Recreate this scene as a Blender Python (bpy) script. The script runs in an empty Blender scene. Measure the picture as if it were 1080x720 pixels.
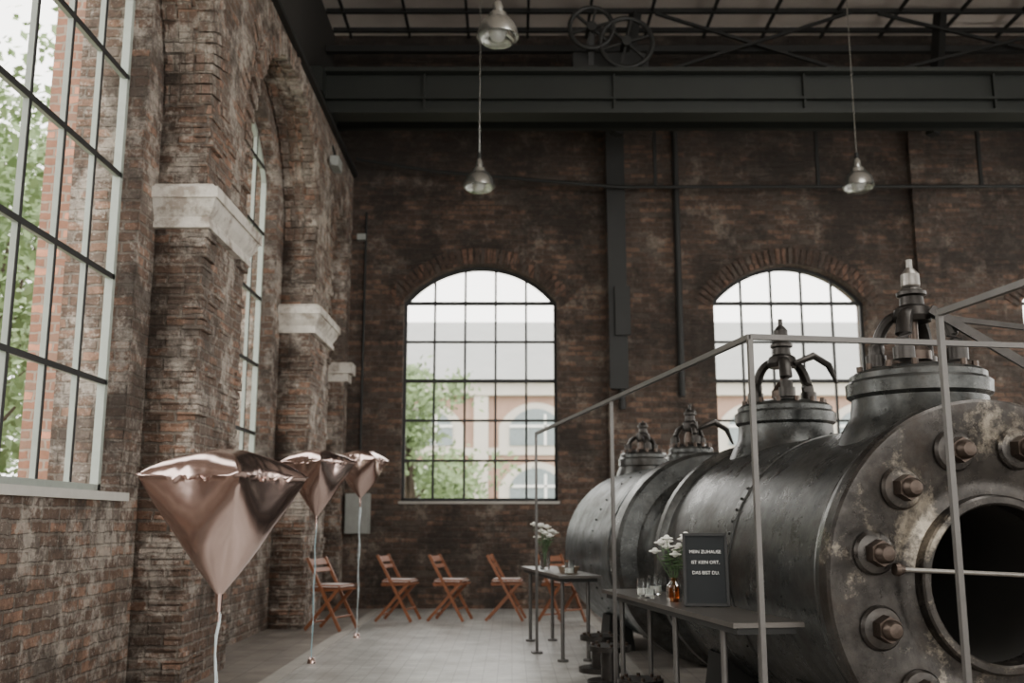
import bpy, bmesh, math, random
from mathutils import Vector, Matrix
random.seed(7)
scn=bpy.context.scene
PHI=math.radians(9.57)

# ---------------------------------------------------------------- materials
def nt(name):
    m=bpy.data.materials.new(name); m.use_nodes=True
    n=m.node_tree.nodes; l=m.node_tree.links
    return m,n,l,n['Principled BSDF']
def c4(c): return (c[0],c[1],c[2],1)
def mul(c,k): return tuple(min(1,x*k) for x in c)
def noise(n,l,vec,scale,detail=5,rough=.6):
    t=n.new('ShaderNodeTexNoise'); t.inputs['Scale'].default_value=scale
    t.inputs['Detail'].default_value=detail; t.inputs['Roughness'].default_value=rough
    if vec is not None: l.new(vec,t.inputs['Vector'])
    return t.outputs['Fac']
def ramp(n,l,fac,p0,p1,c0=(0,0,0),c1=(1,1,1)):
    r=n.new('ShaderNodeValToRGB'); r.color_ramp.elements[0].position=p0; r.color_ramp.elements[1].position=p1
    r.color_ramp.elements[0].color=c4(c0); r.color_ramp.elements[1].color=c4(c1)
    l.new(fac,r.inputs['Fac']); return r.outputs['Color']
def mix(n,l,fac,a,b,bt='MIX'):
    m=n.new('ShaderNodeMix'); m.data_type='RGBA'; m.blend_type=bt
    for sock,val in ((m.inputs[0],fac),(m.inputs[6],a),(m.inputs[7],b)):
        if isinstance(val,(int,float)): sock.default_value=val
        elif isinstance(val,tuple): sock.default_value=c4(val)
        else: l.new(val,sock)
    return m.outputs[2]
def scaled(n,l,v,k):
    m=n.new('ShaderNodeMath'); m.operation='MULTIPLY'; l.new(v,m.inputs[0]); m.inputs[1].default_value=k; return m.outputs[0]
def bump(n,l,h,strength,dist,bsdf):
    b=n.new('ShaderNodeBump'); b.inputs['Strength'].default_value=strength; b.inputs['Distance'].default_value=dist
    l.new(h,b.inputs['Height']); l.new(b.outputs['Normal'],bsdf.inputs['Normal'])
def simple(name,col,rough=.5,metal=0.,var=.25,scale=8,bmp=.0,dark=None,darkp=(.45,.7)):
    m,n,l,b=nt(name)
    g=n.new('ShaderNodeNewGeometry').outputs['Position']
    f=noise(n,l,g,scale)
    c=mix(n,l,f,mul(col,1-var),mul(col,1+var))
    if dark:
        f2=noise(n,l,g,scale*.35,8,.7)
        c=mix(n,l,ramp(n,l,f2,darkp[0],darkp[1]),c,dark)
    l.new(c,b.inputs['Base Color']); b.inputs['Roughness'].default_value=rough; b.inputs['Metallic'].default_value=metal
    if bmp: bump(n,l,noise(n,l,g,scale*4),bmp,.01,b)
    return m
def brick(name,c1,c2,mortar,wash=(.6,.55,.48),washp=(.56,.68),washf=.8,soot=(.03,.025,.02),sootp=(.5,.8),sootf=.6,bw=.25,rh=.08,ms=.012,bs=.9,topdark=None,gr=(1.5,.5),wsc=2.6,ssc=1.1,chips=(.58,.66)):
    m,n,l,b=nt(name)
    uv=n.new('ShaderNodeUVMap').outputs['UV']
    pos=n.new('ShaderNodeNewGeometry').outputs['Position']
    nz=n.new('ShaderNodeTexNoise'); nz.inputs['Scale'].default_value=11; nz.inputs['Detail'].default_value=4; l.new(pos,nz.inputs['Vector'])
    vm=n.new('ShaderNodeVectorMath'); vm.operation='MULTIPLY_ADD'
    l.new(nz.outputs['Color'],vm.inputs[0]); vm.inputs[1].default_value=(.04,.04,0); l.new(uv,vm.inputs[2])
    t=n.new('ShaderNodeTexBrick'); l.new(vm.outputs[0],t.inputs['Vector'])
    t.inputs['Scale'].default_value=1; t.inputs['Brick Width'].default_value=bw; t.inputs['Row Height'].default_value=rh
    t.inputs['Mortar Size'].default_value=ms; t.inputs['Mortar Smooth'].default_value=.5; t.inputs['Bias'].default_value=0
    t.inputs['Color1'].default_value=c4(c1); t.inputs['Color2'].default_value=c4(c2); t.inputs['Mortar'].default_value=c4(mortar)
    f_m=noise(n,l,pos,10,8,.75)
    col=mix(n,l,.95,t.outputs['Color'],ramp(n,l,f_m,.34,.66,(gr[1],gr[1]*.97,gr[1]*.95),(gr[0],gr[0]*.98,gr[0]*.96)),'MULTIPLY')
    t2=n.new('ShaderNodeTexBrick'); l.new(vm.outputs[0],t2.inputs['Vector'])
    t2.inputs['Scale'].default_value=1; t2.inputs['Brick Width'].default_value=bw; t2.inputs['Row Height'].default_value=rh; t2.inputs['Mortar Size'].default_value=ms
    t2.inputs['Color1'].default_value=(0,0,0,1); t2.inputs['Color2'].default_value=(1,1,1,1); t2.inputs['Mortar'].default_value=(.5,.5,.5,1)
    col=mix(n,l,scaled(n,l,ramp(n,l,t2.outputs['Color'],.78,.9),.5),col,mul(wash,.75))
    col=mix(n,l,scaled(n,l,ramp(n,l,t2.outputs['Color'],.22,.10),.5),col,mul(soot,1.3))
    f_c=noise(n,l,pos,24,7,.8)
    col=mix(n,l,ramp(n,l,f_c,chips[0],chips[1]),col,mul(wash,.95))
    f_w=noise(n,l,pos,wsc,14,.8)
    col=mix(n,l,scaled(n,l,ramp(n,l,f_w,washp[0],washp[1]),washf),col,mix(n,l,ramp(n,l,f_m,.3,.7),mul(wash,.5),mul(wash,1.25)))
    f_s=noise(n,l,pos,ssc,12,.78)
    col=mix(n,l,scaled(n,l,ramp(n,l,f_s,sootp[0],sootp[1]),sootf),col,soot)
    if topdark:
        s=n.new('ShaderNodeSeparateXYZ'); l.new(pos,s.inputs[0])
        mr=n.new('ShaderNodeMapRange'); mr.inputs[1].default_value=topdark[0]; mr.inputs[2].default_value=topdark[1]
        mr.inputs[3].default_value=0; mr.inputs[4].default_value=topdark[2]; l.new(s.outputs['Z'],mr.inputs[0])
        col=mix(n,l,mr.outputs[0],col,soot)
    l.new(col,b.inputs['Base Color']); b.inputs['Roughness'].default_value=.85
    mm=n.new('ShaderNodeMath'); mm.operation='MULTIPLY_ADD'; l.new(f_m,mm.inputs[0]); mm.inputs[1].default_value=2.4
    inv=n.new('ShaderNodeMath'); inv.operation='SUBTRACT'; inv.inputs[0].default_value=1; l.new(t.outputs['Fac'],inv.inputs[1])
    l.new(inv.outputs[0],mm.inputs[2])
    bump(n,l,mm.outputs[0],bs,.03,b)
    return m

M={}
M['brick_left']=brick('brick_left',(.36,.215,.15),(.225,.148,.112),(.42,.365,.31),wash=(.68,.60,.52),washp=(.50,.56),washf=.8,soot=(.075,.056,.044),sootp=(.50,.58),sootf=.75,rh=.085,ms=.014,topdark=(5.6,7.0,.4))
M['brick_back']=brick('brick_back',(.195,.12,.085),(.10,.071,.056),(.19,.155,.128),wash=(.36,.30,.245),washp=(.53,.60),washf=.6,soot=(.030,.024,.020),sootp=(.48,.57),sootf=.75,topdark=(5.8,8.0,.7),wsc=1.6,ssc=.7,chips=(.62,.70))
M['brick_arch']=brick('brick_arch',(.36,.22,.16),(.24,.16,.125),(.3,.25,.2),wash=(.64,.57,.49),washp=(.48,.57),soot=(.075,.056,.044),sootp=(.52,.60),sootf=.7,bw=.09,rh=.26)
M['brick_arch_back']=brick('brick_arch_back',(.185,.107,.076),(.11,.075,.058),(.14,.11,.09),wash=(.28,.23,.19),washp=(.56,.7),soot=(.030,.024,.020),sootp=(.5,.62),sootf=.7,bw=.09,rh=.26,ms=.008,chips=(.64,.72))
M['brick_out']=brick('brick_out',(.66,.31,.20),(.54,.26,.17),(.62,.52,.43),wash=(.7,.46,.34),washp=(.7,.9),sootp=(.8,.95),bs=.3,gr=(1.15,.8),chips=(.75,.85))
M['facade']=simple('facade_brick',(.36,.235,.18),.85,0,.2,2)
M['stone']=simple('stone',(.64,.60,.54),.8,0,.3,9,.6,dark=(.33,.28,.235),darkp=(.5,.60))
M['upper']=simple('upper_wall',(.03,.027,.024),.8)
M['black']=simple('black_steel',(.014,.014,.013),.6,.1,.4,5)
M['girder']=simple('girder_paint',(.010,.0125,.010),.6,.0,.4,3)
M['muntin']=simple('muntin_dark',(.02,.02,.02),.6)
M['framegrey']=simple('frame_grey_green',(.38,.42,.38),.55,0,.2,10)
M['sill']=simple('sill_stone',(.55,.53,.49),.7,0,.15)
M['wood']=simple('chair_wood',(.25,.095,.045),.45,0,.3,14)
M['cushion']=simple('cushion_fabric',(.62,.55,.53),.9,0,.1)
M['roof']=simple('roof_boards',(.52,.46,.41),.85,0,.3,1.5)
M['rail']=simple('rail_steel',(.13,.123,.117),.42,.6,.25,10)
M['table']=simple('table_steel',(.12,.11,.10),.35,.6,.4,6,.1)
M['ivory']=simple('box_paint',(.30,.31,.29),.5)
M['ribbon']=simple('ribbon_white',(.66,.75,.78),.4)
M['ribbon_teal']=simple('ribbon_teal',(.34,.60,.70),.4)
M['leaf']=simple('leaf',(.19,.27,.12),.6,0,.4,3)
M['bark']=simple('bark',(.08,.06,.045),.9)
M['petal']=simple('petal',(.85,.84,.78),.7,0,.05)
M['stem']=simple('stem',(.07,.13,.05),.6)
M['letter']=simple('letter_white',(.85,.85,.82),.6,0,.02)
M['board']=simple('letter_board_felt',(.014,.017,.019),.8)
M['cream']=simple('cream_render',(.55,.51,.45),.8,0,.1,1)
M['slate']=simple('slate_roof',(.28,.285,.28),.7,0,.15,1)
M['winglass']=simple('dark_window_glass',(.22,.26,.27),.2)
M['grass']=simple('ground_outside',(.20,.21,.15),.9,0,.3,1)
M['nut']=simple('nut_steel',(.085,.064,.052),.38,.8,.5,20,.2)
M['zinc']=simple('lamp_metal',(.55,.55,.52),.25,.9,.1)
M['steel']=simple('bare_steel',(.26,.245,.225),.35,.9,.4,20,.1)
M['iron']=simple('valve_iron',(.046,.042,.039),.36,.85,.5,14,.15)
M['basket']=simple('basket',(.20,.14,.09),.8)
def glass(name,col,rough=.02):
    m,n,l,b=nt(name); b.inputs['Base Color'].default_value=c4(col); b.inputs['Roughness'].default_value=rough
    b.inputs['Transmission Weight'].default_value=1; b.inputs['IOR'].default_value=1.45; return m
M['glass']=glass('clear_glass',(.95,.97,.97)); M['amber']=glass('amber_glass',(.95,.45,.2))
m,n,l,b=nt('rose_gold_foil'); b.inputs['Base Color'].default_value=(.74,.555,.51,1); b.inputs['Metallic'].default_value=1; b.inputs['Roughness'].default_value=.2
g=n.new('ShaderNodeTexCoord').outputs['Object']; bump(n,l,noise(n,l,g,6,2),.22,.02,b); M['foil']=m
def boiler_mat(name,base,worn,p,rough=(.28,.55),sc=1.6,rust=(.09,.06,.045)):
    m,n,l,b=nt(name); g=n.new('ShaderNodeNewGeometry').outputs['Position']
    f=noise(n,l,g,sc,12,.75); f2=noise(n,l,g,9,9,.75); f3=noise(n,l,g,3.1,10,.7)
    c=mix(n,l,ramp(n,l,f2,.35,.65),mul(base,.5),mul(base,1.5)); c=mix(n,l,ramp(n,l,f,p[0],p[1]),c,mix(n,l,ramp(n,l,f2,.35,.65),mul(worn,.5),mul(worn,1.15)))
    c=mix(n,l,scaled(n,l,ramp(n,l,f3,.52,.66),.7),c,rust)
    l.new(c,b.inputs['Base Color']); b.inputs['Metallic'].default_value=.7
    mr=n.new('ShaderNodeMapRange'); mr.inputs[1].default_value=.35; mr.inputs[2].default_value=.65; mr.inputs[3].default_value=rough[0]; mr.inputs[4].default_value=rough[1]; l.new(f3,mr.inputs[0])
    l.new(mr.outputs[0],b.inputs['Roughness']); bump(n,l,f2,.22,.012,b); return m
M['boiler']=boiler_mat('boiler_shell',(.058,.060,.058),(.115,.113,.105),(.5,.66),(.20,.42),rust=(.045,.035,.028))
M['boiler2']=boiler_mat('boiler_shell_pale',(.10,.112,.115),(.16,.16,.15),(.5,.75),rust=(.07,.06,.052))
M['boilerface']=boiler_mat('boiler_face',(.050,.045,.041),(.37,.325,.26),(.55,.64),(.20,.42),2.2,rust=(.045,.033,.025))
M['boilerin']=simple('boiler_inside',(.02,.018,.015),.8)
def tile(name,c1,c2,mortar,s,rough):
    m,n,l,b=nt(name); uv=n.new('ShaderNodeUVMap').outputs['UV']; pos=n.new('ShaderNodeNewGeometry').outputs['Position']
    t=n.new('ShaderNodeTexBrick'); l.new(uv,t.inputs['Vector']); t.offset=0
    t.inputs['Scale'].default_value=1; t.inputs['Brick Width'].default_value=s; t.inputs['Row Height'].default_value=s
    t.inputs['Mortar Size'].default_value=.005; t.inputs['Color1'].default_value=c4(c1); t.inputs['Color2'].default_value=c4(c2); t.inputs['Mortar'].default_value=c4(mortar)
    c=mix(n,l,.85,t.outputs['Color'],ramp(n,l,noise(n,l,pos,2.5,10,.7),.35,.65,(.62,.60,.58),(1.2,1.2,1.2)),'MULTIPLY')
    l.new(c,b.inputs['Base Color']); b.inputs['Roughness'].default_value=rough
    inv=n.new('ShaderNodeMath'); inv.operation='SUBTRACT'; inv.inputs[0].default_value=1; l.new(t.outputs['Fac'],inv.inputs[1]); bump(n,l,inv.outputs[0],.2,.004,b)
    return m
M['path']=tile('path_tiles',(.55,.55,.53),(.47,.47,.455),(.36,.36,.35),.12,.32)
M['floor']=tile('floor_pavers',(.31,.28,.25),(.24,.22,.20),(.17,.155,.14),.25,.45)
M['curb']=simple('curb_stone',(.38,.36,.33),.7,0,.25,5,.2)

# ---------------------------------------------------------------- builder
class B:
    def __init__(s): s.bm=bmesh.new(); s.mats=[]
    def mi(s,m):
        m=M[m]
        if m not in s.mats: s.mats.append(m)
        return s.mats.index(m)
    def fin(s,verts,mat):
        i=s.mi(mat)
        for f in {f for v in verts for f in v.link_faces}: f.material_index=i; f.smooth=True
    def box(s,c,d,mat,rot=None,taper=1.0):
        r=bmesh.ops.create_cube(s.bm,size=1); vs=r['verts']
        for v in vs:
            k=taper if v.co.z>0 else 1
            v.co=Vector((v.co.x*d[0]*k,v.co.y*d[1]*k,v.co.z*d[2]))
            if rot is not None: v.co=rot@v.co
            v.co+=Vector(c)
        s.fin(vs,mat)
    def span(s,x0,x1,y0,y1,z0,z1,mat): s.box(((x0+x1)/2,(y0+y1)/2,(z0+z1)/2),(abs(x1-x0),abs(y1-y0),abs(z1-z0)),mat)
    def bar(s,p0,p1,w,h,mat):
        p0=Vector(p0);p1=Vector(p1); d=p1-p0
        q=d.to_track_quat('Z','Y').to_matrix()
        s.box((p0+p1)/2,(w,h,d.length),mat,q)
    def cyl(s,p0,p1,r0,mat,r1=None,seg=20):
        if r1 is None: r1=r0
        p0=Vector(p0);p1=Vector(p1); d=p1-p0
        r=bmesh.ops.create_cone(s.bm,cap_ends=True,segments=seg,radius1=r0,radius2=r1,depth=d.length)
        q=d.to_track_quat('Z','Y').to_matrix().to_4x4(); q.translation=(p0+p1)/2
        bmesh.ops.transform(s.bm,matrix=q,verts=r['verts']); s.fin(r['verts'],mat)
    def sph(s,c,r,mat,sc=(1,1,1),u=16,v=10,rot=None):
        q=bmesh.ops.create_uvsphere(s.bm,u_segments=u,v_segments=v,radius=r)
        for x in q['verts']:
            x.co=Vector((x.co.x*sc[0],x.co.y*sc[1],x.co.z*sc[2]))
            if rot is not None: x.co=rot@x.co
            x.co+=Vector(c)
        s.fin(q['verts'],mat)
    def lathe(s,prof,o,axis,mat,seg=64,closed=False,arc=None):
        ax=Vector(axis).normalized(); q=ax.to_track_quat('Z','Y').to_matrix(); o=Vector(o); rings=[]
        i=s.mi(mat)
        for r,z in prof:
            if r<1e-5: rings.append([s.bm.verts.new(o+q@Vector((0,0,z)))]); continue
            rings.append([s.bm.verts.new(o+q@Vector((r*math.cos(2*math.pi*k/seg),r*math.sin(2*math.pi*k/seg),z))) for k in range(seg)])
        pr=list(zip(rings,rings[1:]))
        if closed: pr.append((rings[-1],rings[0]))
        for a,b in pr:
            for k in range(seg):
                k2=(k+1)%seg
                if len(a)==1 and len(b)==1: continue
                if len(a)==1: f=[a[0],b[k],b[k2]]
                elif len(b)==1: f=[a[k],a[k2],b[0]]
                else: f=[a[k],a[k2],b[k2],b[k]]
                fc=s.bm.faces.new(f); fc.material_index=i; fc.smooth=True
    def torus(s,c,axis,R,r,mat,seg=32,ms=8):
        prof=[(R+r*math.cos(2*math.pi*k/ms),r*math.sin(2*math.pi*k/ms)) for k in range(ms)]
        s.lathe(prof,c,axis,mat,seg,closed=True)
    def tube(s,pts,r,mat,seg=8,flat=1.0):
        pts=[Vector(p) for p in pts]; rings=[]; i=s.mi(mat)
        rr=r if isinstance(r,(list,tuple)) else [r]*len(pts)
        for k,p in enumerate(pts):
            d=(pts[min(k+1,len(pts)-1)]-pts[max(k-1,0)]).normalized()
            up=Vector((0,0,1)) if abs(d.z)<.97 else Vector((0,1,0))
            a=d.cross(up).normalized(); b=d.cross(a).normalized()
            rings.append([s.bm.verts.new(p+rr[k]*(a*math.cos(2*math.pi*j/seg)+flat*b*math.sin(2*math.pi*j/seg))) for j in range(seg)])
        for a,b in zip(rings,rings[1:]):
            for j in range(seg):
                f=s.bm.faces.new([a[j],a[(j+1)%seg],b[(j+1)%seg],b[j]]); f.material_index=i; f.smooth=True
        for rg in (rings[0],rings[-1]):
            f=s.bm.faces.new(rg); f.material_index=i
    def slab(s,pts,axis,a0,a1,mat):
        def P(p,a): return (a,p[0],p[1]) if axis=='x' else (p[0],a,p[1])
        i=s.mi(mat)
        v0=[s.bm.verts.new(P(p,a0)) for p in pts]; v1=[s.bm.verts.new(P(p,a1)) for p in pts]
        fs=[s.bm.faces.new(v0),s.bm.faces.new(v1[::-1])]
        for k in range(len(pts)):
            k2=(k+1)%len(pts); fs.append(s.bm.faces.new([v0[k],v1[k],v1[k2],v0[k2]]))
        for f in fs: f.material_index=i; f.smooth=True
    def build(s,name,loc=(0,0,0),rz=0,parent=None,ang=32):
        bmesh.ops.recalc_face_normals(s.bm,faces=s.bm.faces)
        me=bpy.data.meshes.new(name); s.bm.to_mesh(me); s.bm.free()
        for m in s.mats: me.materials.append(m)
        me.set_sharp_from_angle(angle=math.radians(ang))
        o=bpy.data.objects.new(name,me); scn.collection.objects.link(o)
        o.location=loc; o.rotation_euler=(0,0,rz)
        if parent: o.parent=parent
        boxuv(o); return o
def boxuv(o):
    me=o.data; uv=me.uv_layers.new(name='UVMap') if not me.uv_layers else me.uv_layers[0]
    for p in me.polygons:
        n=p.normal; ax=max(range(3),key=lambda i:abs(n[i]))
        for li in p.loop_indices:
            c=me.vertices[me.loops[li].vertex_index].co
            uv.data[li].uv=(c.y,c.z) if ax==0 else ((c.x,c.z) if ax==1 else (c.x,c.y))
def arch(c,z0,zs,hw,rise,seg=24):
    R=(hw*hw+rise*rise)/(2*rise); cz=zs+rise-R; a0=math.asin(min(1,hw/R))
    if rise>hw: a0=math.pi-a0
    pts=[(c-hw,z0),(c+hw,z0)]
    for k in range(seg+1):
        a=a0-2*a0*k/seg; pts.append((c+R*math.sin(a),cz+R*math.cos(a)))
    return pts
def holed(name,outer,holes,axis,a0,a1,mat):
    cu=bpy.data.curves.new(name,'CURVE'); cu.dimensions='2D'; cu.fill_mode='BOTH'; cu.extrude=abs(a1-a0)/2
    for pl in [outer]+holes:
        sp=cu.splines.new('POLY'); sp.points.add(len(pl)-1); sp.use_cyclic_u=True
        for i,p in enumerate(pl): sp.points[i].co=(p[0],p[1],0,1)
    t=bpy.data.objects.new(name+'_c',cu); scn.collection.objects.link(t)
    dg=bpy.context.evaluated_depsgraph_get(); me=bpy.data.meshes.new_from_object(t.evaluated_get(dg))
    bpy.data.objects.remove(t); me.name=name; mid=(a0+a1)/2
    for v in me.vertices:
        x,y,z=v.co
        v.co=(mid+z,x,y) if axis=='x' else (x,mid+z,y)
    bm=bmesh.new(); bm.from_mesh(me); bmesh.ops.remove_doubles(bm,verts=bm.verts,dist=1e-4); bmesh.ops.recalc_face_normals(bm,faces=bm.faces); bm.to_mesh(me); bm.free()
    me.materials.clear(); me.materials.append(M[mat])
    o=bpy.data.objects.new(name,me); scn.collection.objects.link(o); boxuv(o); return o

# ---------------------------------------------------------------- room shell
D=15.0; W1=-2.5; W2=-2.9; WG=-3.08; XR=12.0; YB=-6.0; ZR=9.0
b=B()
b.span(W2-.6,-2.0,YB-.4,D+.5,-.2,0,'floor'); b.span(-2.0,-1.86,YB-.4,D+.5,-.2,0.004,'curb'); b.span(-1.86,1.0,YB-.4,D+.5,-.2,0,'path')
b.span(1.0,1.1,YB-.4,D+.5,-.2,0.0,'curb'); b.span(1.1,XR+.4,YB-.4,D+.5,-.2,0,'floor'); b.build('floor')
WINY=[-2.6,1.8,6.2,10.6]
SP=4.72; SW=5.4; RW=.65
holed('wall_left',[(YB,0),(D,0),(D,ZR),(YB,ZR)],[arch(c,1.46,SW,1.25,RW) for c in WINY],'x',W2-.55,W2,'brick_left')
BAYS=[(-2.9,1.6,SP+.03,1.6),(1.6,1.6,SP+.03,1.6),(6.02,1.78,4.57,1.78),(10.6,1.6,SP+.03,1.6),(14.05,.62,5.1,.62)]
out=[(YB,0)]
for c,hw,s,r in BAYS:
    a=arch(c,0,s,hw,r); arc=a[2:][::-1]
    out+= [(c-hw,0)]+arc+[(c+hw,0)]
out+=[(D,0),(D,6.58),(YB,6.58)]
holed('wall_left_arcade',out,[],'x',W2+.002,W1,'brick_left')
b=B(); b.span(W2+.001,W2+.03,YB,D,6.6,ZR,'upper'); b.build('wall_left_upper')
b=B(); b.span(W2+.05,W1+.06,YB,D,6.59,6.66,'black'); b.span(W1-.2,W1-.1,YB,D,6.66,6.80,'black'); b.build('crane_rail_track')
b=B()
for c,R,s in [(6.02,1.78,4.57),(10.6,1.6,SP+.03),(14.05,.62,5.1)]:
    N=int(math.pi*R/.085)
    for k in range(N):
        for ring in range(2):
            a=math.pi*(k+.5)/N; r0=R-random.uniform(0,.06) if ring==0 else R+.25
            r1=r0+.24; pr=random.uniform(-.01,.04) if ring==0 else random.uniform(-.02,.01)
            rot=Matrix.Rotation(a-math.pi/2,3,'X'); rm=(r0+r1)/2
            if s+rm*math.sin(a)>6.46: continue
            b.box((W1-.06+pr,c+rm*math.cos(a),s+rm*math.sin(a)),(.14,.072,r1-r0),'brick_arch',rot)
            if ring==0:
                for dx in (-.2,-.32): b.box((W1+dx+random.uniform(-.01,.01),c+(R-.0+.05-random.uniform(0,.03))*math.cos(a),s+(R+.05-random.uniform(0,.03))*math.sin(a)),(.11,.072,.1),'brick_arch',rot)
b.build('trim_2')
b=B()
for y0,y1 in [(7.8,9.0),(12.2,13.4)]:
    z=.04
    while z<4.7:
        if not 3.56<z<3.98:
            if random.random()<.85:
                ln=random.choice([.12,.25]); p=random.uniform(-.015,.04)
                b.span(W1-ln,W1+p,y0-random.uniform(.0,.04),y0+.37-ln,z,z+.07,'brick_left')
            if random.random()<.85:
                ln=random.choice([.12,.25]); p=random.uniform(-.015,.04)
                b.span(W1-ln,W1+p,y1-.37+ln,y1+random.uniform(0,.04),z,z+.07,'brick_left')
            if random.random()<.7:
                q=random.uniform(.25,.85); b.span(W1-.1,W1+random.uniform(.004,.028),y0+q-.12,y0+q+.12,z,z+.07,'brick_left')
            if random.random()<.5:
                q=random.uniform(.14,.25); b.span(W1-q-.12,W1-q+.1,y0-random.uniform(.004,.028),y0+.1,z,z+.07,'brick_left')
        z+=.085
b.build('trim_3')
def capital(name,y0,y1,zt):
    b=B(); x0=W2+.0
    def ring(p,za,zb,p2=None):
        p2=p if p2 is None else p2
        vs=[]
        for z,q in ((za,p),(zb,p2)):
            vs.append([b.bm.verts.new(v) for v in ((x0,y0-q,z),(W1+q,y0-q,z),(W1+q,y1+q,z),(x0,y1+q,z))])
        i=b.mi('stone'); f=[b.bm.faces.new(vs[0]),b.bm.faces.new(vs[1])]
        for k in range(4): f.append(b.bm.faces.new([vs[0][k],vs[0][(k+1)%4],vs[1][(k+1)%4],vs[1][k]]))
        for q in f: q.material_index=i
    ring(.055,zt-.36,zt-.31); ring(.042,zt-.31,zt-.27); ring(.042,zt-.27,zt-.20,.085); ring(.085,zt-.20,zt-.13,.11); ring(.13,zt-.13,zt-.04); ring(.11,zt-.04,zt,.07)
    return b.build(name)
capital('trim_4',3.2,4.24,3.95); capital('trim_5',7.8,9.0,3.95); capital('trim_6',12.2,13.4,3.92)
b=B(); b.span(W2,W1+.12,14.62,14.98,3.42,3.58,'stone'); b.span(W2,W1+.06,14.66,14.98,3.3,3.42,'stone'); b.build('trim_7')

def backwin(c): return arch(c,1.55,4.6,1.18,.58)
BW=[-.49,4.28,9.05]
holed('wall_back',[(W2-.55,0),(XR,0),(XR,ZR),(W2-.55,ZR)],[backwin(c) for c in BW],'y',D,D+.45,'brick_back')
b=B()
for c in BW:
    hw,rise=1.18,.58; R=(hw*hw+rise*rise)/(2*rise); cz=4.6+rise-R; a0=math.asin(hw/R)*1.06
    N=int(2*a0*R/.085)
    for k in range(N+1):
        a=-a0+2*a0*k/N; rot=Matrix.Rotation(a,3,'Y')
        rm=R+.13
        b.box((c+rm*math.sin(a),D+.006-random.uniform(0,.012),cz+rm*math.cos(a)),(.072,.05,.25),'brick_arch_back',rot)
    b.span(c-hw-.02,c+hw+.02,D-.03,D-.001,1.51,1.55,'curb')
b.build('trim_8')
b=B()
for x0,x1 in [(1.45,2.5),(6.25,7.3)]:
    b.span(x0,x1,D-.12,D-.001,0,8.2,'brick_back')
b.build('trim_9')
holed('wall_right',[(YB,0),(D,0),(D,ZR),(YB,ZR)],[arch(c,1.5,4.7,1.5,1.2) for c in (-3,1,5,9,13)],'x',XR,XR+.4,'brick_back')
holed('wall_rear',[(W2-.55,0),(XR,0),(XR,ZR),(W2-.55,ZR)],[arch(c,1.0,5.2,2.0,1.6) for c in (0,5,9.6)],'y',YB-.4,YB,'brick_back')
def rect(a,b_,c,d): return [(a,c),(b_,c),(b_,d),(a,d)]
o=holed('ceiling',rect(W2-.55,XR+.4,YB-.4,D+.5),[rect(3.5,8,-2,7)],'y',0,.2,'roof')  # hole is an unseen roof opening, added to light the boiler tops
for v in o.data.vertices: x,y,z=v.co; v.co=(x,z,ZR+.1+y)
o.data.flip_normals(); boxuv(o)
b=B()
for y in (14.75,14.15,13.5,12.3,10.8,9): b.span(W2+.05,XR,y-.03,y+.03,ZR-.07,ZR,'black')
for x in [i*.95-2.6 for i in range(16)]: b.span(x-.02,x+.02,8.5,D-.01,ZR-.05,ZR,'black')
b.span(W2+.05,XR,14.2,14.3,8.33,8.43,'black')
for x in (1.9,6.6):
    b.bar((x,14.2,8.95),(x-.35,14.0,6.9),.14,.14,'black')
for x0,x1 in ((2.2,5.2),(5.6,9.4)):
    b.bar((x0,14.1,8.9),(x1,14.1,7.9),.045,.045,'black'); b.bar((x0,14.05,7.9),(x1,14.05,8.9),.045,.045,'black')
b.span(W2+.05,XR,14.0,14.08,7.84,7.90,'black')
b.build('roof_truss')

def left_window(name,c):
    b=B(); z0=1.46; x=WG; R=(1.25**2+RW**2)/(2*RW); cz=SW+RW-R; a0=math.asin(1.25/R)
    top=lambda u: cz+math.sqrt(R*R-u*u)
    b.span(x-.03,x+.03,c-1.25,c-1.20,z0,SW,'framegrey'); b.span(x-.03,x+.03,c+1.20,c+1.25,z0,SW,'framegrey')
    b.span(x-.03,x+.03,c-1.25,c+1.25,z0,z0+.06,'framegrey')
    N=28
    for k in range(N):
        a=-a0+2*a0*k/N; a2=-a0+2*a0*(k+1)/N; r=R-.025
        b.bar((x,c+r*math.sin(a),cz+r*math.cos(a)),(x,c+r*math.sin(a2),cz+r*math.cos(a2)),.05,.06,'framegrey')
    for k in range(1,5):
        u=-1.25+.5*k
        b.span(x-.02,x+.02,c+u-.013,c+u+.013,z0,top(u),'framegrey'); b.span(x+.02,x+.026,c+u-.015,c+u+.015,z0,top(u),'muntin')
    z=z0+.82
    while z<SW+RW-.1:
        hw=1.24 if z<SW else math.sqrt(R*R-(z-cz)**2)
        b.span(x-.02,x+.02,c-hw,c+hw,z-.014,z+.014,'framegrey'); b.span(x+.02,x+.03,c-hw,c+hw,z-.02,z+.02,'muntin')
        z+=.815
    b.span(W2-.3,W2+.05,c-1.3,c+1.3,z0-.06,z0,'sill')
    b.build(name)
for i,c in enumerate(WINY): left_window('window_%d'%(i+1),c)
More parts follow.
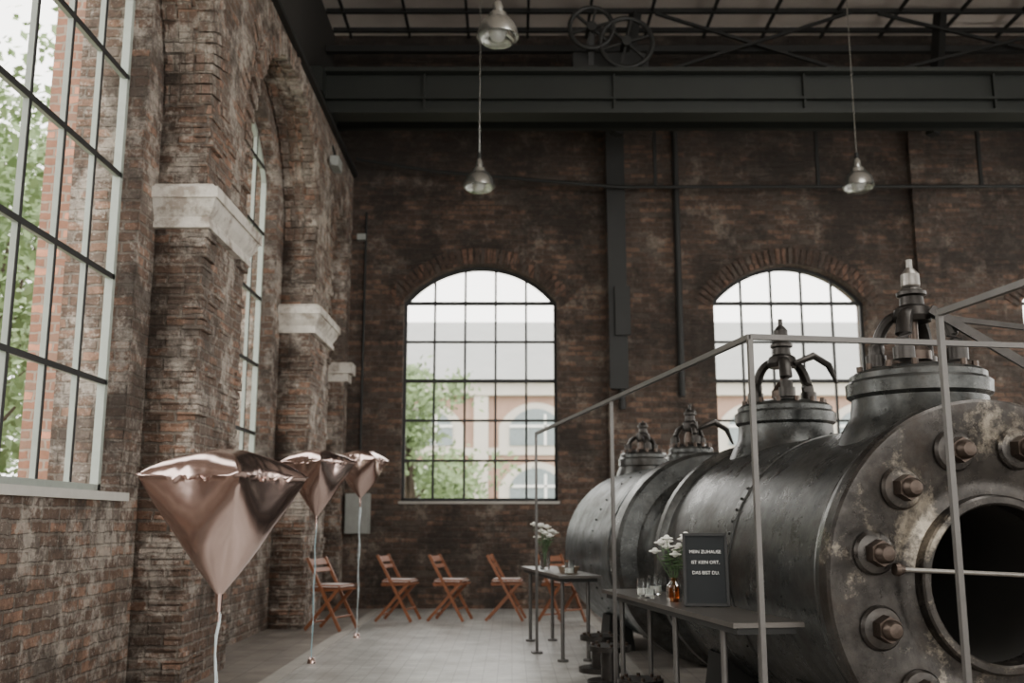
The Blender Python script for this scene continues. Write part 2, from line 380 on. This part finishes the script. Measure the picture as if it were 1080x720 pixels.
def back_window(name,c):
    b=B(); hw,rise=1.18,.58; R=(hw*hw+rise*rise)/(2*rise); cz=4.6+rise-R; a0=math.asin(hw/R); y=D+.2
    top=lambda u: cz+math.sqrt(R*R-u*u)
    b.span(c-hw,c-hw+.045,y-.03,y+.03,1.55,4.6,'muntin'); b.span(c+hw-.045,c+hw,y-.03,y+.03,1.55,4.6,'muntin'); b.span(c-hw,c+hw,y-.03,y+.03,1.55,1.6,'muntin')
    N=20
    for k in range(N):
        a=-a0+2*a0*k/N; a2=-a0+2*a0*(k+1)/N; r=R-.022
        b.bar((c+r*math.sin(a),y,cz+r*math.cos(a)),(c+r*math.sin(a2),y,cz+r*math.cos(a2)),.045,.06,'muntin')
    for k in range(1,5):
        u=-hw+2*hw*k/5; b.span(c+u-.018,c+u+.018,y-.02,y+.02,1.55,top(u),'muntin')
    for k in range(1,6):
        z=1.55+.61*k; w=.028 if k in (3,5) else .018
        b.span(c-hw,c+hw,y-.025,y+.025,z-w,z+w,'muntin')
    b.build(name)
for i,c in enumerate(BW): back_window('window_%d'%(i+5),c)

b=B(); b.span(1.5,1.7,D-.28,D-.13,3.2,8.4,'black'); b.span(1.46,1.74,D-.30,D-.27,3.2,8.4,'black')
b.span(1.55,1.78,D-.36,D-.3,4.0,4.75,'black'); b.cyl((1.65,D-.2,3.2),(1.65,D-.2,2.9),.05,'black'); b.build('steel_column')
b=B(); b.cyl((2.55,D-.17,8.0),(2.55,D-.17,3.1),.05,'black'); b.build('down_pipe')
b=B(); b.tube([(-2.4,14.6,6.75),(-1.2,14.6,6.55),(1.6,14.6,6.3),(XR-.1,14.6,6.32)],.03,'black')
for x in (-.5,2.2,4.7,7.2): b.bar((x,14.6,6.3 if x>1 else 6.45),(x,14.6,7.85),.05,.05,'black')
b.build('bracing_rod')
b=B(); b.span(-2.45,-2.1,D-.2,D-.002,1.08,1.66,'ivory'); b.span(-2.43,-2.12,D-.215,D-.2,1.1,1.64,'ivory'); b.cyl((-2.27,D-.06,1.66),(-2.27,D-.06,6.0),.02,'black'); b.build('junction_box')
b=B(); b.span(-2.5,-2.38,13.0,13.3,6.05,6.2,'ivory'); b.cyl((-2.44,13.0,6.12),(-2.40,12.8,6.05),.06,'ivory'); b.bar((-2.5,13.15,6.4),(-2.44,13.15,6.2),.03,.03,'black'); b.build('security_camera')
b=B(); b.span(-2.4,-2.27,D-.12,D-.002,5.55,5.64,'ivory'); b.build('wall_floodlight')

# crane
b=B(); y0=12.85; X0=W1-.05
b.span(X0,XR-.05,y0-.02,y0+.02,6.72,7.30,'girder'); b.span(X0,XR-.05,y0-.16,y0+.16,7.29,7.35,'girder'); b.span(X0,XR-.05,y0-.16,y0+.16,6.69,6.75,'girder')
b.span(X0,XR-.05,y0-.10,y0-.02,6.92,6.95,'girder')
b.span(X0,XR-.05,y0+.9,y0+1.0,6.9,7.3,'girder'); b.span(X0,XR-.05,y0+.1,y0+1.0,7.29,7.32,'girder')
b.span(W2+.1,X0,y0-.3,y0+1.2,6.95,7.3,'girder'); b.cyl((W1-.21,y0+.1,6.93),(W1-.09,y0+.1,6.93),.12,'black'); b.cyl((W1-.21,y0+.8,6.93),(W1-.09,y0+.8,6.93),.12,'black')
for i in range(5):
    x=-1.2+i*2.6; b.span(x-.015,x+.015,y0-.08,y0-.02,6.75,7.29,'girder')
def spoked(cx,cz,r):
    b.torus((cx,y0-.05,cz),(0,1,0),r,.035,'black',36,8); b.cyl((cx,y0-.12,cz),(cx,y0+.1,cz),.07,'black')
    for k in range(6):
        a=k*math.pi/3+.3; b.bar((cx,y0-.05,cz),(cx+r*math.cos(a),y0-.05,cz+r*math.sin(a)),.04,.03,'black')
spoked(1.1,7.98,.30); spoked(1.58,7.76,.36)
b.span(.85,1.9,y0+.12,y0+.5,7.35,7.70,'black'); b.bar((1.1,y0+.2,7.4),(1.1,y0,7.98),.08,.08,'black'); b.cyl((1.58,y0,7.76),(1.58,y0+.45,7.76),.06,'black')
b.build('overhead_crane')

def lamp(name,x,y,z,top):
    b=B()
    b.lathe([(0,.24),(.03,.24),(.05,.2),(.055,.12),(.09,.10),(.10,.05),(.15,.02),(.19,-.05),(.205,-.14),(.205,-.15),(.19,-.15),(.17,-.05),(.1,.02),(0,.02)],(0,0,0),(0,0,1),'zinc',32)
    b.sph((0,0,-.06),.07,'letter'); b.lathe([(.203,-.15),(.15,-.20),(0,-.22)],(0,0,0),(0,0,1),'glass',32)
    b.cyl((0,0,.24),(0,0,top-z),.006,'zinc',seg=8); b.cyl((0,0,.24),(0,0,.32),.03,'black')
    b.build(name,(x,y,z))
lamp('pendant_lamp',-.43,12.5,5.72,ZR-.1); lamp('pendant_lamp.001',4.55,12.5,5.72,ZR-.1); lamp('pendant_lamp.002',-.14,9.1,6.08,ZR-.1)

# ---------------------------------------------------------------- boilers
LC=3.3; ZC=.94
def rivets(b,t,r,n,m):
    for k in range(n):
        a=2*math.pi*k/n; b.sph((LC+r*math.cos(a),t,ZC+r*math.sin(a)),.011,m,u=6,v=4)
def manhole(b,t,R,zl,mat,zb=1.78):
    h=zl-zb
    b.lathe([(R*1.25,-h-.12),(R*1.08,-h+.02),(R*.99,-h+.07),(R*.96,-.14),(R*1.03,-.12),(R*1.04,-.05),(R*.97,-.03),(R*.97,0),(R*.9,.02),(R*.6,.05),(0,.06)],(LC,t,zl),(0,0,1),mat,56)
    for k in range(14):
        a=2*math.pi*k/14+.1; b.cyl((LC+R*.82*math.cos(a),t+R*.82*math.sin(a),zl+.0),(LC+R*.82*math.cos(a),t+R*.82*math.sin(a),zl+.06),.018,'nut',seg=6)
def yoke(b,t,zl,H,R,mat='iron',arms=3,a0=.5,k=1.0,hook=False):
    zt=zl+H*.50
    for q in range(arms):
        a=2*math.pi*q/arms+a0; ca,sa=math.cos(a),math.sin(a); pts=[];rr=[]
        for j in range(13):
            u=j/12; rad=R*(.14+.50*math.cos(u*math.pi/2)**.75)
            pts.append((LC+rad*ca,t+rad*sa,zl+.05+(zt-zl-.05)*(math.sin(u*math.pi/2)**1.1))); rr.append((.052-.010*u)*k)
        b.tube(pts,rr,mat,10,flat=.7); b.cyl((LC+R*.64*ca,t+R*.64*sa,zl+.03),(LC+R*.64*ca,t+R*.64*sa,zl+.10),.06*k,mat)
    b.lathe([(0,0),(.10*k,0),(.115*k,.03),(.10*k,.08),(.07*k,.10),(.065*k,.15),(.085*k,.16),(.085*k,.18),(.065*k,.19),(.05*k,.21)],(LC,t,zt-.05),(0,0,1),mat,24)
    b.lathe([(.045*k,0),(.062*k,.01),(.062*k,.035),(.045*k,.045),(.055*k,.06),(.052*k,.13),(.03*k,.16),(.018*k,.17),(.018*k,.22),(0,.225)],(LC,t,zl+H-.22),(0,0,1),'steel' if k==1.0 and not hook else mat,24)
    b.cyl((LC,t,zt+.1),(LC,t,zl+H-.2),.045*k,mat)
    b.cyl((LC,t,zl+.06),(LC,t,zt),.024,'nut'); b.lathe([(0,0),(.09*k,0),(.09*k,.05),(.04,.12),(0,.12)],(LC,t,zl+.05),(0,0,1),'nut',20)
    if hook:
        b.tube([(LC+.05,t-.1,zt-.03),(LC+.2,t-.12,zt+.03),(LC+.32,t-.12,zt-.04),(LC+.38,t-.12,zt-.18)],[.02,.03,.028,.012],mat,8)
b=B()
b.lathe([(.0,1.4),(.40,1.4),(.395,.12)],(LC,4.69,ZC),(0,1,0),'boilerin',72)
b.lathe([(.395,.12),(.395,-.02),(.405,-.03),(.435,-.03),(.445,-.02),(.45,.04),(.50,.05),(.54,.045),(.60,.02),(.86,.005),(.89,.0),(.925,.0),(.94,.012),(.94,.09),(.925,.105)],(LC,4.69,ZC),(0,1,0),'boilerface',96)
b.lathe([(.925,.105),(.905,.115),(.905,.20),(.895,.22),(.88,.23),(.88,1.42),(.888,1.425),(.888,1.50),(.88,1.505),(.88,2.72),(.90,2.74),(.925,2.76),(.925,2.84),(.90,2.86),(.74,2.9),(.70,3.0),(.70,3.75),(.76,3.85),(.90,3.88),(.93,3.92),(.93,4.14),(.90,4.18),(.0,4.2)],(LC,4.69,ZC),(0,1,0),'boiler',96)
b.torus((LC,4.91,ZC),(0,1,0),.885,.018,'boiler',96)
rivets(b,6.15,.889,70,'boiler')
for k in range(12):
    a=math.radians(107+30*k); px,pz=LC+.70*math.cos(a),ZC+.70*math.sin(a)
    b.lathe([(0,-.026),(.07,-.026),(.098,-.018),(.110,-.002),(.112,.05),(0,.05)],(px,4.69,pz),(0,1,0),'boilerface',32)
    b.cyl((px,4.67,pz),(px,4.60,pz),.068,'nut',.064,seg=6); b.lathe([(.050,0),(.048,.03),(.034,.052),(0,.06)],(px,4.602,pz),(0,-1,0),'nut',18)
b.cyl((LC-.60,4.62,ZC+.08),(LC+.62,4.62,ZC+.02),.012,'steel'); b.lathe([(0,0),(.03,.01),(.034,.03),(.02,.06),(0,.06)],(LC-.63,4.62,ZC+.082),(1,0,-.05),'nut',16)
manhole(b,5.30,.39,2.09,'boiler'); yoke(b,5.30,2.13,.66,.36,arms=4,a0=.75)
manhole(b,7.10,.36,2.10,'boiler'); yoke(b,7.10,2.13,.66,.36,arms=3,a0=.2,hook=True)
b.bar((LC+.02,5.15,2.46),(LC+.80,4.95,1.93),.028,.05,'iron'); b.bar((LC+.15,5.2,2.42),(LC+.95,5.1,2.33),.03,.03,'iron')
for t in (5.6,7.0):
    for sx in (-1,1): b.box((LC+sx*.55,t,.17),(.28,.35,.34),'black',taper=.75)
b.build('steam_boiler',rz=PHI)
b=B()
b.lathe([(0,0),(.8,0),(.90,.01),(.90,.12),(.86,.14),(.86,1.95),(.82,2.1),(.6,2.2),(.3,2.25),(0,2.26)],(LC,9.0,ZC),(0,1,0),'boiler2',72)
rivets(b,9.8,.865,48,'boiler2')
manhole(b,10.75,.27,1.98,'boiler'); yoke(b,10.75,2.0,.36,.27,k=.7,arms=3)
manhole(b,9.2,.22,1.93,'boiler'); yoke(b,9.2,1.95,.42,.24,k=.7,hook=True)
for sx in (-1,1): b.box((LC+sx*.55,10,.17),(.28,.35,.34),'black',taper=.75)
b.build('steam_boiler.001',rz=PHI)

def handrail(name,pts,posts,z=2.12):
    b=B()
    for p,q in zip(pts,pts[1:]): b.bar((p[0],p[1],z),(q[0],q[1],z),.026,.026,'rail')
    for p in posts: b.span(p[0]-.012,p[0]+.012,p[1]-.012,p[1]+.012,0,z-.012,'rail'); b.span(p[0]-.05,p[0]+.05,p[1]-.05,p[1]+.05,0.0,.02,'rail')
    b.build(name,rz=PHI)
handrail('guard_rail',[(1.9,9.82),(1.9,4.43),(5.2,4.43)],[(1.9,9.82),(1.9,6.95),(1.9,4.43),(5.2,4.43)])
handrail('guard_rail.001',[(2.47,3.77),(2.47,1.9)],[(2.47,3.77),(2.47,1.9)])
b=B(); b.bar((4.6,3.9,2.0),(4.6,9.5,2.0),.03,.03,'rail')
for t in (3.9,6.7,9.5): b.span(4.585,4.615,t-.015,t+.015,0,2.0,'rail')
b.build('guard_rail.002',rz=PHI)

def bench(name,l0,l1,t0,t1,z,legs):
    b=B(); b.span(l0,l1,t0,t1,z-.025,z,'table'); b.span(l0+.03,l1-.03,t0+.03,t1-.03,z-.06,z-.025,'black')
    for l_,t_ in legs:
        b.cyl((l_,t_,0),(l_,t_,z-.05),.018,'rail'); b.cyl((l_,t_,0),(l_,t_,.02),.05,'rail')
    b.build(name,rz=PHI)
bench('side_table',1.95,2.33,4.9,7.5,.75,[(2.05,5.3),(2.05,6.1),(2.05,7.3),(2.26,5.3),(2.26,7.3)])
bench('side_table.001',1.95,2.34,9.0,11.0,.77,[(2.02,9.2),(2.02,10.8),(2.26,9.2),(2.26,10.8)])
def FR(l,t): return (l*math.cos(PHI)-t*math.sin(PHI), l*math.sin(PHI)+t*math.cos(PHI))

def flowers(name,x,y,z,vase,hv,n,spread,ht,s=1.0):
    b=B()
    if vase=='amber': pr=[(0,0),(.045,0),(.05,.02),(.05,.07),(.045,.1),(.022,.125),(.022,hv),(.028,hv),(.019,hv-.005),(.018,.12),(.04,.1),(.045,.02),(0,.01)]
    else: pr=[(0,0),(.045,0),(.05,.02),(.055,hv),(.05,hv),(.045,.02),(0,.012)]
    b.lathe(pr,(0,0,0),(0,0,1),vase,28)
    for k in range(n):
        a=k*2.4; r=spread*math.sqrt((k+.5)/n); h=ht-random.uniform(0,.16)*(1+r); top=Vector((r*math.cos(a),r*math.sin(a)*.7,h))
        b.tube([(0,0,.02),(top.x*.2,top.y*.2,hv),(top.x*.6,top.y*.6,(hv+h)/2),top],.0028,'stem',6)
        for j in range(12):
            aa=j*math.pi/6; dv=Vector((math.cos(aa),math.sin(aa),.35))
            b.sph(top+dv*.020*s,.018*s,'petal',(1,.6,.35),8,5,Matrix.Rotation(aa,3,'Z'))
        b.sph(top+Vector((0,0,.01)),.019*s,'petal',u=8,v=6)
        for j in range(3):
            u=random.uniform(.2,.8); p=Vector((top.x*u,top.y*u,hv+(h-hv)*u)); aa=random.uniform(0,6.28)
            b.sph(p+Vector((math.cos(aa)*.03,math.sin(aa)*.03,.01)),.036,'stem',(1,.3,.12),8,5,Matrix.Rotation(aa,3,'Z'))
    b.build(name,(x,y,z))
x,y=FR(2.10,6.25); flowers('flower_vase',x,y,.751,'amber',.15,11,.13,.43,1.1)
x,y=FR(2.06,10.2); flowers('flower_vase.001',x,y,.771,'glass',.18,12,.13,.46,1.2)
root=bpy.data.objects.new('letter_board',None); scn.collection.objects.link(root)
b=B(); w,h=.25,.43
b.span(-w/2,w/2,-.008,.008,0,h,'board')
for s in (-1,1): b.span(s*w/2-.008,s*w/2+.008,-.016,.014,0,h,'muntin')
b.span(-w/2,w/2,-.016,.014,0,.016,'muntin'); b.span(-w/2,w/2,-.016,.014,h-.016,h,'muntin')
b.bar((0,.012,h*.7),(0,.13,.02),.03,.01,'muntin')
b.build('board',parent=root)
for i,tx in enumerate(['MEIN ZUHAUSE','IST KEIN ORT,','DAS BIST DU.']):
    cu=bpy.data.curves.new('t','FONT'); cu.body=tx; cu.size=.027; cu.align_x='CENTER'; cu.extrude=.001
    t=bpy.data.objects.new('t',cu); scn.collection.objects.link(t)
    me=bpy.data.meshes.new_from_object(t.evaluated_get(bpy.context.evaluated_depsgraph_get())); bpy.data.objects.remove(t)
    o=bpy.data.objects.new('letters_%d'%(i+1),me); scn.collection.objects.link(o); me.materials.clear(); me.materials.append(M['letter'])
    o.rotation_euler=(math.pi/2,0,0); o.location=(0,-.012,h*.72-i*.062); o.parent=root
x,y=FR(2.16,5.83); root.location=(x,y,.755); root.rotation_euler=(math.radians(-9),0,math.radians(-8))
def jar(name,l,t,r,h,z,mat='glass'):
    b=B(); b.lathe([(0,0),(r*.8,0),(r,.02),(r,h),(r*.93,h),(r*.9,.02),(0,.012)],(0,0,0),(0,0,1),mat,24)
    b.cyl((0,0,.014),(0,0,h*.45),r*.8,'petal')
    x,y=FR(l,t); b.build(name,(x,y,z))
jar('candle_jar',2.05,6.75,.045,.12,.751); jar('candle_jar.001',2.18,6.9,.05,.13,.751); jar('candle_jar.002',2.03,6.55,.035,.06,.751)
b=B(); b.lathe([(0,0),(.08,0),(.10,.05),(.105,.06),(.095,.05),(.07,.015),(0,.012)],(0,0,0),(0,0,1),'basket',28)
for k in range(7): b.sph((.045*math.cos(k),.045*math.sin(k),.05),.025,'petal',(1,1,.7),10,6)
x,y=FR(2.15,9.5); b.build('bread_basket',(x,y,.771))
jar('candle_jar.003',2.1,9.25,.045,.13,.771)

def stub(name,l,t,h,r):
    b=B(); b.cyl((0,0,0),(0,0,.04),r*1.5,'iron'); b.cyl((0,0,.04),(0,0,h-.04),r*.6,'iron'); b.cyl((0,0,h-.04),(0,0,h),r*1.4,'iron')
    for k in range(8): a=k*math.pi/4; b.cyl((r*1.1*math.cos(a),r*1.1*math.sin(a),h),(r*1.1*math.cos(a),r*1.1*math.sin(a),h+.02),.014,'nut',seg=6)
    x,y=FR(l,t); b.build(name,(x,y,0))
stub('pipe_flange',2.1,7.85,.30,.12); stub('pipe_flange.001',2.2,8.55,.30,.12); stub('pipe_flange.002',2.0,6.7,.22,.11)

def chair(name,x,y,rz):
    b=B()
    for s in (-1,1):
        Y=s*.2
        b.bar((.24,Y,0.012),(-.22,Y,.83),.022,.035,'wood')
        b.bar((-.24,Y*.88,.012),(.18,Y*.88,.47),.022,.035,'wood')
        b.bar((-.17,Y*.8,.455),(.22,Y*.8,.47),.03,.022,'wood')
    for (xx,zz,hh) in ((-.195,.78,.075),(-.145,.69,.05)): b.box((xx,0,zz),(.016,.4,hh),'wood',Matrix.Rotation(math.radians(-29),3,'Y'))
    b.cyl((.16,-.2,.16),(.16,.2,.16),.012,'wood'); b.cyl((-.17,-.18,.09),(-.17,.18,.09),.012,'wood')
    for k in range(6): b.box((-.15+k*.07,0,.472),(.05,.36,.014),'wood')
    r=bmesh.ops.create_cube(b.bm,size=1); vs=r['verts']
    for v in vs: v.co=Vector((v.co.x*.38+.02,v.co.y*.37,v.co.z*.045+.505))
    es=list({e for v in vs for e in v.link_edges}); b.fin(vs,'cushion')
    bmesh.ops.bevel(b.bm,geom=es,offset=.018,segments=3,affect='EDGES')
    b.build(name,(x,y,0.0),rz)
chair('folding_chair',-1.46,13.15,math.radians(-12)); chair('folding_chair.001',-.80,13.2,math.radians(-14)); chair('folding_chair.002',-.08,13.25,math.radians(-6)); chair('folding_chair.003',.62,13.0,math.radians(-50)); chair('folding_chair.004',-2.13,12.1,math.radians(-20))

# balloons: inflated foil diamond (square pillow top, tapering to a tip), with a crimped seam
def balloon(name,x,y,zr,size,rot,htip,col='ribbon'):
    b=B(); NU,NV=192,30; i=b.mi('foil'); rows=[]
    def plan(th,w):
        a=(th%(math.pi/2))-math.pi/4; e=max(0,math.cos(2*a))
        sq=.707/math.cos(a)*(1-.15*e**1.1)
        return sq*w+.70*(1-w)
    def pucker(th,e,amt):
        return amt*(math.sin(th*18+1)+.5*math.sin(th*29+.4))*e**.5
    for kind,t in [('lo',v/NV) for v in range(NV+1)]+[('seam',0)]+[('seam2',0)]+[('hi',v/16) for v in range(1,17)]:
        row=[]
        for u in range(NU):
            th=2*math.pi*u/NU; a=(th%(math.pi/2))-math.pi/4; e=max(0,math.cos(2*a))
            pk=pucker(th,e,.0045)
            zc=.05*size*(1-e)**2
            if kind=='lo':
                w=min(1,.60+.40*t); bulge=1-(1-t)**(1.12+.65*e)
                r=plan(th,w)*bulge*(1+.09*e*math.sin(math.pi*min(1,t*1.08)))
                z=-htip*(1-t)-e*.10*size*math.sin(math.pi*t)*t + pk*t**7*1.5 + zc*t**6
            elif kind=='seam':
                r=plan(th,1)*1.03+.008; z=pk*2.4+zc+.002
            elif kind=='seam2':
                r=plan(th,1)*1.0; z=pk*1.5+zc+.004
            else:
                q=1-t; w=q**.5; r=plan(th,w)*math.sin(q*math.pi/2)**.95 if q>0 else 0
                z=.38*size*math.cos(q*math.pi/2)**.9*(1-.30*(1-e)*q) + pk*(q**6)*1.5+zc*q**6
            r=max(r*size,.004)
            row.append(b.bm.verts.new((r*math.cos(th),r*math.sin(th),z)))
        rows.append(row)
    for A,C in zip(rows,rows[1:]):
        for u in range(NU):
            f=b.bm.faces.new([A[u],A[(u+1)%NU],C[(u+1)%NU],C[u]]); f.material_index=i; f.smooth=True
    for rr in (rows[0],rows[-1]): f=b.bm.faces.new(rr); f.material_index=i; f.smooth=True
    b.cyl((0,0,-htip-.05),(0,0,-htip+.02),.012,'foil',.016,10); b.bar((0,0,-htip-.09),(0,0,-htip-.03),.035,.004,'foil')
    L=zr-htip-.09
    b.tube([(.004*math.sin(k*.9),.004*math.cos(k*.7),-htip-.05-L*k/24) for k in range(25)],.004,col,6)
    b.tube([(.012+.008*math.sin(k*.4),.008*math.cos(k*.4),-htip-.06-(L*.8)*k/40) for k in range(41)],.002,'ribbon',5)
    b.tube([(-.012-.006*math.sin(k*.35),.006*math.cos(k*.35),-htip-.06-(L*.6)*k/40) for k in range(41)],.002,'ribbon',5)
    b.cyl((0,0,-zr+.001),(0,0,-zr+.05),.04,'foil',.025,16)
    b.build(name,(x,y,zr),rot,ang=75)
balloon('foil_balloon',-1.20,4.2,1.42,.345,math.radians(-65),.48)
balloon('foil_balloon.001',-1.80,9.3,1.78,.34,math.radians(-75),.50,'ribbon_teal')
balloon('foil_balloon.002',-1.70,11.3,1.92,.34,math.radians(-55),.42)

# ---------------------------------------------------------------- outside
b=B(); b.span(-60,-3.6,-30,80,-.3,-.1,'grass'); b.span(-3.6,60,15.6,80,-.3,-.1,'grass'); b.build('ground_outside')
b=B()
for y in (-.4,4.0,8.4,12.8): b.span(-3.97,-3.46,y-.35,y+.35,-.1,8.5,'brick_out')
b.build('buttress')
b=B()
YF=42
b.span(-9,40,YF,YF+8,-.1,7.0,'facade')
b.span(-9.2,40.2,YF-.35,YF,6.5,7.1,'cream'); b.span(-9,40,YF-.12,YF,4.0,4.3,'cream')
for k in range(11):
    c=-7.6+k*4.6-.6
    for z0,zs in ((.6,2.7),(4.4,5.2)):
        b.slab(arch(c,z0-.15,zs,1.55,1.0),'y',YF-.1,YF,'cream'); b.slab(arch(c,z0,zs,1.1,.75),'y',YF-.16,YF-.1,'winglass')
        for u in (-.4,.4): b.span(c+u-.05,c+u+.05,YF-.22,YF-.16,z0,zs+.5,'letter')
        b.span(c-1.1,c+1.1,YF-.22,YF-.16,zs-.05,zs+.05,'letter')
    b.span(c+2.0,c+2.6,YF-.25,YF,-.1,6.5,'cream')
b.build('brick_factory_building')
b=B(); i=b.mi('slate'); v=[b.bm.verts.new(p) for p in ((-9.5,YF-.6,7.05),(40.5,YF-.6,7.05),(40.5,YF+6,10.9),(-9.5,YF+6,10.9),(-9.5,YF+12,7.05),(40.5,YF+12,7.05))]
b.bm.faces.new([v[0],v[1],v[2],v[3]]); b.bm.faces.new([v[3],v[2],v[5],v[4]])
for f in b.bm.faces: f.material_index=i
b.build('slate_roof')
def tree(name,x,y,h,r,n,ls=.16):
    b=B(); b.tube([(0,0,-.1),(.1,0,h*.35),(0,.1,h*.7)],[.16,.12,.05],'bark',10)
    cl=[(random.gauss(0,r*.45),random.gauss(0,r*.45),h*random.uniform(.3,1)) for _ in range(26)]
    for c in cl[:12]: b.tube([(0,0,h*.3),(c[0]*.5,c[1]*.5,h*.3+(c[2]-h*.3)*.6),c],[.05,.03,.015],'bark',6)
    i=b.mi('leaf')
    for _ in range(n):
        c=random.choice(cl); p=Vector(c)+Vector((random.gauss(0,r*.22),random.gauss(0,r*.22),random.gauss(0,r*.2)))
        a=Vector((random.gauss(0,1),random.gauss(0,1),random.gauss(0,1))).normalized(); t=a.orthogonal().normalized(); s=ls*random.uniform(.6,1.2)
        vs=[b.bm.verts.new(p-a*s*.6),b.bm.verts.new(p+t*s*.35),b.bm.verts.new(p+a*s*.6),b.bm.verts.new(p-t*s*.35)]
        b.bm.faces.new(vs).material_index=i
    b.build(name,(x,y,0))
tree('tree',-9.0,16.5,9.5,2.6,7500); tree('tree.001',-11.5,22,10,3,6000,.2); tree('tree.002',-6.2,10.8,4.2,1.0,2200,.12)
tree('tree.003',-2.7,26,5.2,1.2,4200,.18); tree('tree.004',-1.8,30,3.2,1.3,1600,.2)

# ---------------------------------------------------------------- light
w=bpy.data.worlds.new('World'); scn.world=w; w.use_nodes=True
n=w.node_tree.nodes; l=w.node_tree.links; bg=n['Background']
tc=n.new('ShaderNodeTexCoord'); nz=n.new('ShaderNodeTexNoise'); nz.inputs['Scale'].default_value=2.5; l.new(tc.outputs['Generated'],nz.inputs['Vector'])
cr=n.new('ShaderNodeValToRGB'); cr.color_ramp.elements[0].color=(.95,.925,.875,1); cr.color_ramp.elements[1].color=(1,.975,.92,1); cr.color_ramp.elements[0].position=.3; cr.color_ramp.elements[1].position=.65
l.new(nz.outputs['Fac'],cr.inputs['Fac']); l.new(cr.outputs['Color'],bg.inputs['Color']); bg.inputs['Strength'].default_value=3.2
def portal(name,loc,rot,sx,sy):
    d=bpy.data.lights.new(name,'AREA'); d.shape='RECTANGLE'; d.size=sx; d.size_y=sy; d.cycles.is_portal=True
    o=bpy.data.objects.new(name,d); o.location=loc; o.rotation_euler=rot; scn.collection.objects.link(o)
for i,c in enumerate(WINY): portal('window_portal_%d'%i,(W2-.5,c,3.75),(0,-math.pi/2,0),4.7,2.5)
for i,c in enumerate(BW): portal('window_portal_b%d'%i,(c,D+.42,3.4),(-math.pi/2,0,0),2.4,3.7)
for i,c in enumerate((0,5,9.6)): portal('window_portal_r%d'%i,(c,YB-.3,3.9),(math.pi/2,0,0),4,5.8)
portal('added_skylight_portal_1',(5.75,2.5,ZR+.15),(0,0,0),4.5,9)  # portal for the added roof opening, out of view

# ---------------------------------------------------------------- camera
cd=bpy.data.cameras.new('camera'); cd.lens=35; cd.sensor_width=36
cam=bpy.data.objects.new('camera',cd); scn.collection.objects.link(cam)
cam.location=(0,0,1.25); cam.rotation_euler=(math.radians(90)+math.atan(190/1050),0,0)
cd.dof.use_dof=True; cd.dof.focus_distance=5.2; cd.dof.aperture_fstop=2.0
scn.camera=cam
scn.view_settings.exposure=0.85
